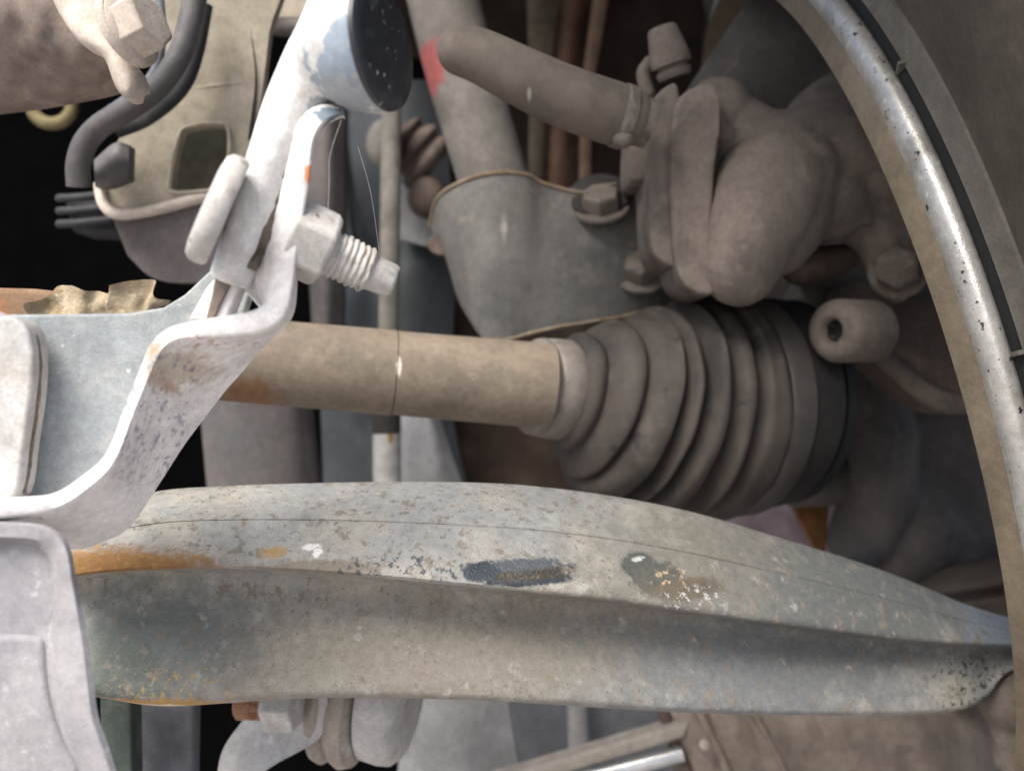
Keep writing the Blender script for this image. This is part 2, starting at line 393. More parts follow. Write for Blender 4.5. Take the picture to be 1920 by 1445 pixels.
M['rim_silver'] = mat('silver rim paint', (.46, .45, .425), [((.29, .275, .245), 50, .48, .68), ((.045, .045, .05), 120, .655, .670), ((.07, .065, .06), 430, .645, .665), ((.62, .62, .60), 300, .6, .7)], rough=.30, metal=.45, bump=.25, bscale=1000, spec=.5)
M['tyre'] = mat('dusty tyre sidewall', (.078, .066, .052), [((.062, .053, .043), 22, .45, .7), ((.105, .088, .068), 60, .56, .75), ((.32, .29, .25), 700, .73, .76)], rough=.85, bump=.3, bscale=900)
M['bead'] = mat('tyre bead strip', (.11, .10, .085), [((.10, .092, .08), 90, .5, .7), ((.40, .38, .33), 520, .71, .75)], rough=.7, bump=.3)
M['black'] = mat('black rubber gap', (.012, .012, .012), rough=.7)
M['blue_panel'] = mat('slate blue panel', (.105, .11, .122), [((.075, .078, .088), 20, .45, .7)], rough=.7, bump=.1)
M['grey_panel'] = mat('mid grey panel', (.22, .22, .225), [((.16, .158, .16), 20, .45, .7)], rough=.7, bump=.1)
M['brown_panel'] = mat('brown grey splash panel', (.215, .178, .148), [((.26, .22, .20), 14, .45, .7), ((.13, .105, .09), 30, .55, .75)], rough=.85, bump=.15)
M['green_dark'] = mat('dark green grey strip', (.045, .058, .05), [((.08, .085, .075), 60, .5, .7)], rough=.8)
M['link_pale'] = mat('pale dusty link hardware', (.42, .41, .40), [((.33, .30, .27), 50, .5, .7), ((.50, .49, .48), 120, .58, .72)], rough=.7, bump=.25)
M['link_tan'] = mat('tan dusty sleeve', (.30, .265, .23), [((.40, .38, .355), 60, .55, .7)], rough=.8)
M['rust_thread'] = mat('rusty thread', (.34, .20, .13), [((.22, .11, .06), 200, .5, .65)], rough=.85)
M['silver'] = mat('bright rod', (.55, .56, .57), rough=.3, metal=.8, bump=.05)
M['web'] = mat('spider silk', (.75, .74, .72), rough=.5, bump=0)

# ------------------------------------------------------------------ setting
g = obj('ground', ([Vector(p) for p in ((-60, -60, 0), (60, -60, 0), (60, 60, 0), (-60, 60, 0))], [(0, 1, 2, 3)]), M['ground']); g['kind'] = 'structure'

# ------------------------------------------------------------------ wheel (rim + tyre)
WC = Vector((.1496, .4689, H - .0093)); WR = .200
_a, _b = -.089, .2496
WN = Vector((math.cos(_a)*math.cos(_b), math.sin(_a)*math.cos(_b), math.sin(_b)))
WU = Vector((0, -1, 0)); WU = (WU - WN*WU.dot(WN)).normalized(); WV = WN.cross(WU)
def t_at(y):
    def err(t):
        q = WC + (WU*math.cos(t) + WV*math.sin(t))*(WR+.014)
        return abs(722.5 - F*(q.z-H)/q.y - y)
    return min((err(k/400), k/400) for k in range(-400, 480))[1]
def sweep(prof, t0=-math.pi, t1=1.16, n=200, closed=True):
    """prof of (a, r offset) in metres, about the wheel axis"""
    R = []
    for i in range(n+1):
        t = t0 + (t1-t0)*i/n
        e = WU*math.cos(t) + WV*math.sin(t)
        R.append([WC + WN*a + e*(WR+r) for a, r in prof])
    return loft(R, closed=closed, cap=closed)
def mm(l): return [(a/1000, r/1000) for a, r in l]
wheel = thing('car_wheel', 'silver steel wheel rim with tan dusty inner wall and chipped lip beside tyre', 'wheel', WC)
obj('rim_wall', sweep(mm([(0, 0), (.5, .9), (4.0, 5.6), (4.6, 6.2), (7.0, 6.2), (7.0, 1), (14, -3), (14, -7), (6, -3), (1, -1.2)])), M['rim_tan'], wheel, sharp=50)
obj('rim_barrel', sweep(mm([(13, -3), (30, -9), (60, -12), (165, -14), (165, -18), (60, -16), (28, -13), (13, -7)]), t1=.75), M['barrel'], wheel)
lip = [(4.3, 6.2)] + [(4.3+4.0*(1-math.cos(t)), 6.2+6.6*math.sin(t)) for t in [k*math.pi/2/9 for k in range(1, 10)]] + [(10.0, 12.6), (11.6, 11.4), (12.0, 8), (8, 5.5)]
obj('rim_lip', sweep(mm(lip)), M['rim_silver'], wheel, sharp=60)
obj('bead_gap', sweep(mm([(11.6, 8), (11.6, 12.0), (13.6, 14.6), (15.0, 14.6), (15.0, 8)])), M['black'], wheel)
tyre = thing('tyre', 'dusty brown black tyre sidewall filling the top right corner beside the silver rim', 'tyre', WC)
obj('bead', sweep(mm([(13.0, 15.4), (13.6, 16.6), (14.9, 21.0), (15.6, 23.2), (18, 23.4), (20, 14)])), M['bead'], tyre)
tp = cr([(16.2, 21.8), (16.8, 25), (16.4, 34), (16, 48), (17, 62), (21, 76), (32, 90), (50, 96), (110, 99)], 6) + [(110, 88), (50, 84), (34, 70), (30, 50), (30, 28)]
obj('sidewall', sweep(mm(tp)), M['tyre'], tyre, sharp=60)
for t in (t_at(150), t_at(684)):                               # short rubber nibs crossing the gap
    e = WU*math.cos(t) + WV*math.sin(t); tg = -WU*math.sin(t) + WV*math.cos(t)
    obj('rubber_nib', box(WC + WN*.0127 + e*(WR+.0142), WN*.0016, e*.0024, tg*.0007), M['bead'], tyre, bevel=.0003)

# ------------------------------------------------------------------ control arm
XS =  [  90,  180,  300,  420,  560,  720,  880, 1000, 1150, 1300, 1450, 1600, 1700, 1800, 1850, 1890, 1960]
YT =  [ 985,  950,  920,  911,  906,  903,  904,  911,  930,  960, 1004, 1050, 1086, 1128, 1145, 1156, 1166]
YL =  [1090, 1074, 1066, 1065, 1071, 1084, 1100, 1110, 1126, 1148, 1168, 1188, 1200, 1207, 1209, 1210, 1212]
YB =  [1290, 1306, 1323, 1318, 1309, 1308, 1312, 1318, 1328, 1336, 1340, 1341, 1339, 1330, 1306, 1262, 1240]
DD =  [.246, .248, .250, .252, .253, .254, .256, .259, .265, .273, .284, .298, .309, .320, .326, .330, .336]
SS =  [1, 1, 1, 1, 1, 1, 1, 1, 1, .95, .85, .65, .5, .35, .28, .2, .15]
st = cr(list(zip(XS, YT, YL, YB, DD, SS)), 8)
rings = []
for x, yt, yl, yb, d, s in st:
    u = lambda f: yt + (yl-yt)*f
    l = lambda f: yl + (yb-yl)*f
    sec = [(yt+6, .048), (yt+1.5, .041), (yt, .035), (u(.06), .0305), (u(.25), .0210), (u(.37), .0145),
           (u(.405), .0132), (u(.418), .01335), (u(.431), .0126), (u(.60), .0085), (u(.78), .0035), (u(.90), .0008), (u(.965), .0), (u(.993), .0008), (u(1.0), .0022),
           (yl+.5, .0100), (yl+2, .0190), (l(.05), .0235), (l(.16), .0235), (l(.36), .0205), (l(.60), .0170), (l(.82), .0138), (l(.93), .0122), (l(.975), .0128), (l(.995), .0150), (l(1.0), .019),
           (yb-1, .04), (yb-14, .044), (l(.5), .050), (u(.5), .046)]
    ring = []
    for y, o in sec:
        dd = d + o*(.35+.65*s)
        wob = .0004*noise.noise(Vector((x*.012, y*.02, 3.0)))
        ring.append(P(x, y, dd+wob))
    rings.append(ring)
arm = thing('control_arm', 'long curved grey steel lower control arm with worn dusty paint and rusty left end', 'control arm', P(1000, 1200, .27))
obj('arm_body', loft(rings), M['arm'], arm, sharp=65)
bj = thing('ball_joint', 'dusty brown ball joint stub under the right end of the control arm', 'ball joint', P(1900, 1330, .345))
obj('joint_stud', [blob(1905, 1305, .345, 72, 70), ptube([(1890, 1270, .345), (1900, 1380, .345), (1905, 1440, .345)], 40)], M['cast'], bj, remesh=.0015, smooth_it=6)
jb = thing('ball_joint_boot', 'dark ribbed rubber boot above the tapered right end of the control arm', 'rubber boot', P(1890, 1160, .40))
def rpath(st_list, n=56):
    R = []
    for x, y, d, r, phi, k in st_list:
        ph = math.radians(phi); c = math.sqrt(1-k*k)
        ax = Vector((math.cos(ph)*c, k, -math.sin(ph)*c)); _, u, v = basis(ax); p = P(x, y, d); rr = px(r, d)
        R.append([p + (u*math.cos(2*math.pi*j/n)+v*math.sin(2*math.pi*j/n))*rr for j in range(n)])
    return loft(R)
pr = []
for k, (t, r) in enumerate([(0, 90), (18, 150), (36, 178), (52, 160), (66, 150), (84, 176), (104, 196), (124, 175), (138, 165), (160, 190), (185, 205), (215, 190)]):
    pr.append((px(t, .40), px(r, .40)))
_p = cr(pr, 4)
obj('bellows', lathe(P(1865, 1045, .42), (.22, -.25, -1), _p, 56), M['boot'], jb)

# ------------------------------------------------------------------ axle shaft and boot
ax = thing('axle_shaft', 'tan dusty round drive shaft running behind the pale bracket into the rubber boot', 'drive shaft', P(700, 700, .34))
def shaft(x0, x1):
    f = lambda x: (x, 664+(x-330)*.0853, .330+(x-330)*.000040)
    a, b = f(x0), f(x1); A, B = P(*a), P(*b); L = (B-A).length
    r0, r1 = px(79, a[2]), px(80, b[2]); c = .0003
    return lathe(A, B-A, [(0, r0*.97), (c, r0)] + [(c+(L-2*c)*k/10, r0+(r1-r0)*k/10) for k in range(1, 10)] + [(L-c, r1), (L, r1*.97)], 64)
obj('inner_shaft', shaft(150, 737.5), M['shaft'], ax)
obj('outer_shaft', shaft(738.5, 1030), M['shaft'], ax)
boot = thing('axle_boot', 'grey brown ribbed rubber boot with pale clamp at the end of the drive shaft', 'rubber boot', P(1250, 750, .39))
K = .42
obj('small_clamp', rpath([(998, 724, .3605, 84, 7, K), (999, 724, .361, 90, 7, K), (1008, 725, .362, 92.5, 7, K), (1012, 725.5, .3622, 91, 7, K), (1014, 725.5, .3625, 88, 7, K), (1016, 726, .3628, 91, 7, K), (1020, 726.5, .363, 93, 7, K), (1052, 730, .366, 95, 8, K), (1057, 731, .3665, 92, 8, K), (1058, 731, .367, 85, 8, K)]), M['clamp'], boot)
bs_ = [(1050, 86), (1060, 104), (1070, 112), (1080, 110), (1084, 107), (1090, 124), (1100, 142), (1112, 152), (1121, 150), (1125, 138), (1128, 140), (1135, 162), (1147, 177), (1160, 184), (1168, 182), (1171, 158), (1175, 138), (1182, 158), (1189, 190), (1197, 192), (1202, 172), (1207, 146),
       (1216, 182), (1225, 204), (1238, 206), (1245, 186), (1251, 152), (1259, 180), (1269, 207), (1282, 208), (1289, 188), (1295, 160), (1302, 188), (1309, 207), (1322, 210), (1340, 210), (1344, 198), (1348, 192), (1354, 190)]
def _bx(x, r):
    ph = np.interp(x, [1050, 1110, 1150, 1200, 1260, 1350], [8, 18, 20, 15, 8, 2]); yy = np.interp(x, [1050, 1100, 1150, 1200, 1260, 1350], [730, 742, 755, 763, 766, 760])
    return (x, yy, r, ph)
bs_ = [(a_, b_+2.5*math.sin(a_*.11), c_, d_+2.2*math.sin(a_*.083+1)) for a_, b_, c_, d_ in (_bx(x, r) for x, r in bs_)]
obj('bellows', rpath([(x, y, .366+(x-1050)*.00011, r, p, K) for x, y, r, p in cr(bs_, 4)], 72), M['boot'], boot, sharp=80, jit=.0009, jscale=55)
obj('large_clamp', rpath([(1346, 761, .3985, 185, 2, K), (1347, 761, .3986, 204, 2, K), (1350, 761, .399, 207, 2, K), (1385, 759, .4027, 206, 2, K), (1388, 759, .403, 203, 2, K), (1389, 759, .4031, 185, 2, K)], 72), M['band'], boot)
obj('joint_can', rpath([(1380, 759, .402, 190, 2, K), (1390, 758, .4033, 198, 2, K), (1400, 757, .4045, 199, 2, K), (1436, 754, .408, 194, 2, K), (1446, 753, .409, 189, 2, K), (1450, 753, .4095, 170, 2, K), (1450, 753, .4097, 60, 2, K)], 72), M['can'], boot)

# ------------------------------------------------------------------ strut
stt = thing('strut_tube', 'dusty grey strut tube with a red paint mark behind the brake hose', 'strut', P(900, 350, .42))
s_ = cr([(816, -60, .43, 66), (838, 30, .428, 67), (870, 150, .424, 68), (905, 270, .42, 66), (935, 370, .418, 66), (960, 460, .418, 66)], 4)
obj('tube', tube([P(*q[:3]) for q in s_], [px(q[3], q[2]) for q in s_], 40), M['strut'], stt)
sb = thing('strut_bracket', 'grey stamped strut bracket with rusty edges and two bolts above the rubber boot', 'bracket', P(1050, 600, .40))
A = [(806, 425, .414), (820, 372, .402), (862, 343, .392), (925, 324, .386), (985, 327, .388), (1020, 345, .392), (1095, 362, .393), (1118, 350, .394), (1200, 347, .397), (1290, 365, .404)]
B = [(838, 490, .414), (858, 560, .402), (880, 600, .392), (908, 636, .385), (950, 637, .384), (1000, 623, .386), (1060, 611, .388), (1120, 602, .391), (1190, 588, .396), (1300, 552, .406)]
obj('plate', skin2(A, B, .004, 60, 14, .004), M['strut_plate'], sb, sharp=50)
def edge(C, r, off=0.0): return tube([P(q[0], q[1], q[2]+off) for q in cr(C, 6)], r, 10)
obj('flange_edge', edge(A, .0009, -.0002), M['edge'], sb, jit=.0004, jscale=90)
obj('flange_edge', edge(B[3:], .0008, -.0002), M['edge'], sb, jit=.0004, jscale=90)
def hexbolt(par, p, axis, r, h, washer=1.35, name='bolt', m='bolt'):
    ax_, _, _ = basis(axis)
    o = obj(name, lathe(Vector(p), ax_, [(0, r), (h*.8, r), (h, r*.86), (h*1.02, 0)], 6), M[m], par, bevel=r*.06)
    obj('washer', lathe(Vector(p)-ax_*h*.28, ax_, [(0, r*washer), (h*.2, r*washer), (h*.28, r*washer*.95), (h*.281, 0)], 32), M[m], o)
    return o
obj('bolt_shade', lathe(P(1125, 385, .398), (-.12, -.75, .6), [(0, px(60, .39)), (.006, px(60, .39)), (.0075, px(52, .39)), (.0076, 0)], 36), M['hole'], sb)  # dark disc stands in for the shadowed recess around the upper bolt
hexbolt(sb, P(1128, 388, .390), (-.12, -.6, .75), px(38, .39), .007)
hexbolt(sb, P(1205, 510, .394), (-.15, -.75, .6), px(38, .39), .007)
obj('rust_tab', plate([(800, 455), (815, 440), (835, 455), (842, 480), (820, 478), (806, 470)], .405, .003), M['brown_rubber'], sb, bevel=.0006)

# ------------------------------------------------------------------ brake hose and caliper
hs = thing('brake_hose', 'thick dusty brown rubber hose with rounded end leading to the brake caliper', 'hose', P(1000, 170, .325))
obj('hose', ptube([(866, 95, .322, 47), (905, 108, .322, 50), (975, 143, .323, 54), (1050, 178, .325, 57), (1110, 200, .328, 58), (1150, 213, .331, 58), (1172, 219, .332, 56)], 50, n=36, rounded=True), M['hose'], hs)
obj('ferrule', tube(PL([(1158, 216, .331), (1160, 216.5, .331), (1174, 221, .332), (1176, 221.5, .332), (1192, 226, .333), (1215, 232, .334)]), [px(r, .332) for r in (50, 60, 60, 46, 46, 46)], 36), M['bolt'], hs, sharp=40)
obj('crimp_foot', [blob(1168, 262, .326, 20, 16, 18)], M['bolt'], hs)
cal = thing('brake_caliper', 'dusty brown cast brake caliper with rounded ribs above the rubber boot', 'caliper', P(1400, 450, .37))
def slab(pts, d, th, bev, name, tilt=0.0):
    f = lambda x, y: d + (x-pts[0][0])*tilt
    return obj(name, plate(pts, f, th, 4), M['cast'], cal, remesh=.0011, smooth_it=int(bev*1500), jit=.0003, jscale=150)
slab([(1182, 206), (1200, 188), (1222, 186), (1224, 300), (1216, 332), (1200, 338), (1181, 330), (1180, 260)], .358, .03, .003, 'casting_fin', -.00004)
slab([(1216, 210), (1232, 176), (1272, 160), (1276, 300), (1272, 440), (1278, 486), (1262, 500), (1236, 486), (1220, 455), (1216, 380), (1212, 300)], .350, .035, .0034, 'casting_fin', -.00003)
slab([(1262, 215), (1284, 172), (1345, 158), (1350, 250), (1340, 330), (1336, 450), (1344, 540), (1318, 552), (1284, 534), (1266, 490), (1260, 400), (1257, 300)], .3435, .04, .0042, 'casting_fin', -.00003)
obj('parting_line', tube([P(*q) for q in cr([(1263, 408, .3440), (1290, 420, .3428), (1325, 418, .3425)], 5)], .0004, 6), M['cast'], cal)
cg = [ptube([(1540, 318, .388, 100), (1478, 330, .372, 104), (1436, 360, .356, 102), (1416, 418, .3465, 92), (1397, 478, .3445, 79), (1388, 502, .345, 73)], 20, rounded=True, n=36), ptube([(1480, 330, .366, 100), (1480, 400, .362, 80), (1455, 450, .360, 68)], 20, rounded=True, n=28),
      blob(1345, 215, .364, 66, 70, 60), ptube([(1350, 235, .368, 68), (1440, 285, .368, 80), (1560, 290, .374, 104), (1680, 300, .383, 126)], 20, rounded=True, n=32),
      ptube([(1500, 300, .376, 86), (1570, 222, .382, 80), (1660, 190, .390, 84)], 20, rounded=True, n=28), blob(1640, 360, .383, 106, 90, 90), blob(1540, 375, .370, 90, 84, 80),
      plate([(1300, 260), (1450, 240), (1600, 300), (1640, 420), (1500, 430), (1320, 470)], .362, .03),
      ptube([(1500, 400, .372, 50), (1580, 408, .374, 46), (1640, 440, .375, 44), (1668, 495, .375, 44), (1672, 530, .376, 40)], 20, rounded=True, n=28)]
obj('caliper_body', cg, M['cast'], cal, remesh=.0010, smooth_it=2, jit=.0007, jscale=90)
bl = obj('bleeder_cap', lathe(P(1266, 146, .362), (-.30, -.18, .93), [(0, px(30, .36)), (.0015, px(33, .36)), (.0028, px(33, .36)), (.0034, px(28, .36)), (.0045, px(28, .36)), (.0050, px(38, .36)), (.008, px(38, .36)), (.0165, px(30, .36)), (.0186, px(28, .36)), (.0197, px(23, .36)), (.0200, 0)], 36), M['cast'], cal)
obj('cap_strap', ptube([(1218, 118, .372), (1206, 140, .372), (1216, 175, .372)], 13, rounded=True), M['cast'], cal)
hexbolt(cal, P(1684, 505, .3665), (-.45, -.85, .05), px(42, .37), .006, 1.3, 'slide_bolt', 'cast')
obj('pad_end', [ptube([(1500, 500, .385, 36), (1560, 490, .386, 32), (1605, 478, .388, 22)], 20, rounded=True)], M['brown_rubber'], cal)

tag(obj('backing_plate', skin2([(1282, 180, .425), (1300, 150, .425), (1345, 85, .425), (1420, -30, .425), (1440, -80, .425)], [(1330, 300, .43), (1450, 270, .43), (1560, 240, .43), (1700, 160, .43), (1760, 40, .43)], .003, 30, 10, .012), M['cast_dark']), 'dark curved backing plate above the caliper at the top of the rim', 'plate')
kn = thing('caliper_bracket', 'dusty cast bracket with a socket head bolt between the caliper and the rim', 'bracket', P(1700, 700, .40))
sk = obj('socket_bolt', lathe(P(1556, 620, .356), (.80, .58, .03), [(.010, 0), (.0099, px(20, .36)), (.0012, px(23, .36)), (.0003, px(27, .36)), (0, px(35, .36)), (.0006, px(45, .36)), (.0024, px(55, .36)), (.0050, px(60, .36)), (.026, px(61, .36)), (.0265, 0)], 48), M['cast'], kn, sharp=50)
obj('socket', lathe(P(1556, 620, .356)+Vector((.80, .58, .03))*.004, (.80, .58, .03), [(0, px(22, .36)), (.004, px(21.5, .36)), (.004, 0)], 6, cap=False), M['hole'], sk)
arm_o = [(1590, 530), (1660, 540), (1740, 560), (1800, 590), (1850, 740), (1828, 772), (1795, 779), (1755, 770), (1700, 735), (1652, 690), (1610, 685), (1585, 620)]
obj('bracket_arm', plate(arm_o, lambda x, y: .392-(x-1700)*.00004, .03, 4), M['cast_red'], kn, remesh=.0015, smooth_it=6)
obj('stiffening_rib', ptube([(1625, 620, .388, 16), (1655, 668, .388, 17), (1702, 712, .387, 18), (1755, 748, .385, 19), (1800, 757, .384, 20), (1850, 750, .382, 20)], 24, rounded=True), M['cast'], kn)
obj('back_web', skin2([(1480, 490, .41), (1560, 500, .415), (1650, 500, .42), (1780, 520, .42)], [(1520, 560, .43), (1570, 600, .43), (1680, 640, .43), (1840, 700, .43)], .006), M['cast_dark'], kn)
hub = thing('wheel_hub_carrier', 'large dark casting between the rubber boot and the wheel rim', 'hub carrier', P(1720, 980, .46))
obj('carrier_body', [blob(1755, 880, .462, 150, 260, 80), blob(1690, 990, .452, 130, 120, 70), blob(1800, 1050, .462, 160, 110, 80), ptube([(1610, 690, .45, 55), (1650, 800, .442, 60), (1650, 920, .440, 66), (1610, 1010, .442, 60)], 50, rounded=True),
      ptube([(1520, 560, .47, 50), (1620, 610, .47, 60), (1760, 700, .475, 80)], 50, rounded=True)], M['cast_dark'], hub, remesh=.0022, smooth_it=10, jit=.0012, jscale=40)
obj('seal_ring', rpath([(1452, 752, .412, 150, 2, K), (1453, 752, .4122, 186, 2, K), (1466, 752, .416, 190, 2, K), (1472, 752, .418, 180, 2, K), (1473, 752, .4185, 100, 2, K)], 60), M['black'], hub)
obj('lower_lug', [ptube([(1490, 925, .445, 26), (1540, 915, .445, 34), (1600, 900, .447, 44)], 40, rounded=True)], M['cast_dark'], hub)
tag(obj('rust_wedge', plate([(1478, 924), (1556, 936), (1552, 985), (1548, 1045), (1530, 1030), (1500, 975)], .452, .006), M['rust'], bevel=.0008), 'small orange rusty wedge of plate above the control arm', 'plate')
tag(obj('dust_shield', skin2([(1330, 880, .50), (1430, 890, .50), (1500, 900, .50), (1600, 930, .50)], [(1340, 1060, .49), (1430, 1070, .49), (1520, 1090, .49), (1640, 1120, .49)], .002, bulge=.004), M['lilac']), 'pale lilac shield showing below the ribbed axle boot', 'shield')

# ------------------------------------------------------------------ front bracket at left
S = [((-60, 932), (-60, 976), (-60, 1012), .200), ((40, 929), (40, 966), (62, 1016), .202), ((100, 921), (106, 954), (140, 1030), .203), ((150, 890), (166, 918), (198, 1014), .204),
     ((196, 848), (216, 866), (246, 984), .205), ((231, 765), (253, 774), (300, 905), .206), ((261, 687), (287, 693), (345, 835), .206), ((280, 643), (306, 656), (382, 786), .206),
     ((314, 612), (334, 638), (420, 736), .206), ((362, 599), (370, 634), (452, 700), .206), ((433, 588), (433, 630), (482, 664), .206), ((487, 574), (502, 617), (512, 634), .206),
     ((505, 535), (540, 578), (552, 585), .206), ((513, 467), (558, 467), (560, 467), .206), ((526, 400), (570, 400), (571, 400), .206), ((538, 333), (581, 333), (582, 333), .206),
     ((549, 268), (588, 272), (590, 275), .206), ((560, 230), (600, 242), (602, 246), .206), ((583, 206), (614, 226), (618, 232), .206), ((614, 196), (638, 215), (640, 222), .207), ((642, 203), (646, 217), (647, 224), .208)]
flat = []
for i, (a, b, c, d) in enumerate(S):
    low = i <= 11
    da = (a[0]-b[0], a[1]-b[1])
    dvec = (c[0]+da[0]*.9, c[1]+da[1]*.9) if low else (a[0]-(52 if i < 16 else 22), a[1]-4)
    flat.append((*a, *b, *c, *dvec, d, .026 if low else .014))
fl = cr(flat, 6)
rings = []
for q in fl:
    a, b, c, e, d, dp = q[0:2], q[2:4], q[4:6], q[6:8], q[8], q[9]
    lerp = lambda u, v, t: (u[0]*(1-t)+v[0]*t, u[1]*(1-t)+v[1]*t)
    m1, m2 = lerp(a, b, .12), lerp(a, b, .88)
    rings.append([P(*lerp(a, e, .04), d+.0012), P(*m1, d+.0001), P(*m2, d), P(*b, d+.0006), P(*lerp(b, c, .05), d+.002), P(*lerp(b, c, .5), d+dp*.5), P(*lerp(b, c, .95), d+dp*.95), P(*c, d+dp), P(*e, d+dp), P(*lerp(a, e, .5), d+dp*.5)])
fb = thing('subframe_bracket', 'pale bent steel bracket strip with chipped lilac face overlapping the drive shaft', 'bracket', P(300, 850, .21))
obj('bent_strip', loft(rings), M['bracket'], fb, sharp=55)
pn = thing('subframe_member', 'flat grey dusty steel panel behind the bent bracket at the left edge', 'panel', P(150, 760, .225))
obj('panel_sheet', plate([(-90, 590), (100, 589), (240, 587), (305, 576), (345, 552), (400, 500), (480, 520), (440, 640), (340, 700), (260, 880), (160, 985), (-90, 985)], lambda x, y: .216+.00003*max(0, x), .004), M['panel'], pn, bevel=.0008)
obj('raised_rib', plate(cr([(-90, 596), (0, 592), (30, 598), (50, 618), (60, 660), (58, 730), (44, 830), (28, 928), (-10, 934), (-90, 936)], 4, True), .2085, .008), M['link_pale'], pn, bevel=.0014)
obj('seam', tube([P(*q) for q in cr([(50, 612, .2122), (66, 632, .2121), (74, 668, .2121), (72, 736, .2121), (59, 836, .2121), (44, 925, .2121)], 6)], .0006, 8), M['dirt'], pn, jit=.0003, jscale=300)
obj('rib_step', plate(cr([(-90, 604), (5, 600), (40, 606), (62, 626), (73, 665), (71, 735), (58, 835), (42, 930), (-10, 938), (-90, 938)], 4, True), .2125, .004), M['panel'], pn, bevel=.0009)
lb = thing('lower_bracket', 'pale lilac rounded bracket plate with raised rim at the lower left corner', 'bracket', P(60, 1400, .2))
O1 = [(-90, 976), (40, 979), (88, 986), (118, 1004), (134, 1034), (142, 1080), (154, 1140), (167, 1205), (175, 1270), (184, 1340), (204, 1400), (226, 1470), (-90, 1470)]
I1 = [(-90, 1004), (30, 1007), (76, 1014), (100, 1030), (111, 1056), (114, 1100), (112, 1145), (104, 1200), (112, 1275), (126, 1345), (150, 1405), (176, 1470), (-90, 1470)]
I2 = [(-90, 1016), (24, 1019), (64, 1026), (84, 1040), (94, 1062), (98, 1105), (98, 1150), (90, 1203), (98, 1280), (112, 1350), (134, 1410), (158, 1470), (-90, 1470)]
def rg(O, d): return [P(x, y, d) for x, y in cr(O[:-1], 5)] + [P(*O[-1], d)]
r0 = rg(O1, .206); r1 = rg(O1, .1965); ctr = []
r1b = [p.lerp(q, .12) + Vector((0, -.0012, 0)) for p, q in zip(r1, rg(I1, .1965))]
obj('rim_plate', loft([r0, r1, r1b, rg(I1, .1955), rg(I2, .2000)], cap=True), M['bracket_face'], lb, sharp=50)
obj('emboss', plate(cr([(-90, 1192), (0, 1190), (56, 1192), (80, 1204), (84, 1260), (96, 1330), (116, 1390), (136, 1470), (-90, 1470)], 4, True), .1990, .003), M['bracket_face'], lb, bevel=.0016)

# ------------------------------------------------------------------ stabiliser bar end and bolt
st_b = thing('stabiliser_bar_end', 'pale worn bent bar end with black chipped round face at the top', 'stabiliser bar', P(450, 550, .21))
capc = P(717, 84, .204); capax = Vector((.93, -.33, .03)).normalized(); cr_ = px(123, .205)
bg_ = [ptube([(648, -90, .216, 52), (640, -20, .215, 54), (622, 60, .214, 62), (588, 130, .213, 62), (545, 205, .212, 52), (512, 290, .211, 46), (480, 385, .211, 44), (455, 460, .212, 42), (430, 530, .213, 40)], 40, n=32),
       lathe(capc, -capax, [(0, cr_*.97), (.0008, cr_), (.004, cr_), (.009, cr_*.90), (.014, cr_*.70), (.018, cr_*.5)], 48)]
obj('bar_body', bg_, M['bar'], st_b, remesh=.0009, smooth_it=5)
obj('end_face', lathe(capc+capax*-.0006, capax, [(0, cr_*.985), (.0010, cr_*.98), (.0015, cr_*.94), (.0019, cr_*.75), (.0022, cr_*.45), (.0023, 0)], 56), M['black_paint'], st_b)
obj('flattened_tip', [plate([(418, 500), (470, 505), (452, 530), (425, 600), (352, 600), (385, 540)], .2125, .006)], M['bar'], st_b, bevel=.0008)
obj('tip_groove', [plate([(405, 508), (440, 516), (418, 560), (400, 600), (385, 600), (398, 550)], .2116, .003)], M['brown_cover'], st_b, bevel=.0004)
obj('dirt_seam', ptube([(574, 214, .2085, 7), (556, 262, .209, 9), (536, 320, .209, 8), (516, 390, .2095, 7), (494, 450, .2095, 9), (470, 505, .21, 8)], 8, n=10), M['dirt'], st_b, jit=.0010, jscale=420)
bt = thing('flange_bolt', 'pale dusty bolt with wide round head, nut and threaded tip beside the bar', 'bolt', P(500, 450, .21))
bax = Vector((.86, .33, -.385)).normalized()
hc = P(402, 390, .199); hr = px(108, .2)
obj('bolt_head', lathe(hc, bax, [(-.0022, 0), (-.0022, hr*.72), (-.0018, hr*.9), (-.0008, hr*.98), (.0006, hr), (.0022, hr*.99), (.0030, hr*.94), (.0031, 0)], 56), M['bolt_pale'], bt, sharp=50)
nc = P(572, 452, .214)
obj('nut', lathe(nc, bax, [(-.004, .0092), (.0045, .0092), (.0060, .0082), (.0061, 0)], 6, rot=.35), M['bolt_pale'], bt, bevel=.0007)
prof = [(.004, .0050)]
t = .0055
while t < .0150:
    prof += [(t, .00500), (t+.0006, .0055), (t+.0009, .0055), (t+.0014, .00500)]; t += .00152
prof += [(.0158, .0049), (.0166, .0042), (.0215, .0040), (.0222, .0036), (.0223, 0)]
obj('thread', lathe(nc, bax, prof, 40), M['bolt_pale'], bt, sharp=30, jit=.00035, jscale=420)

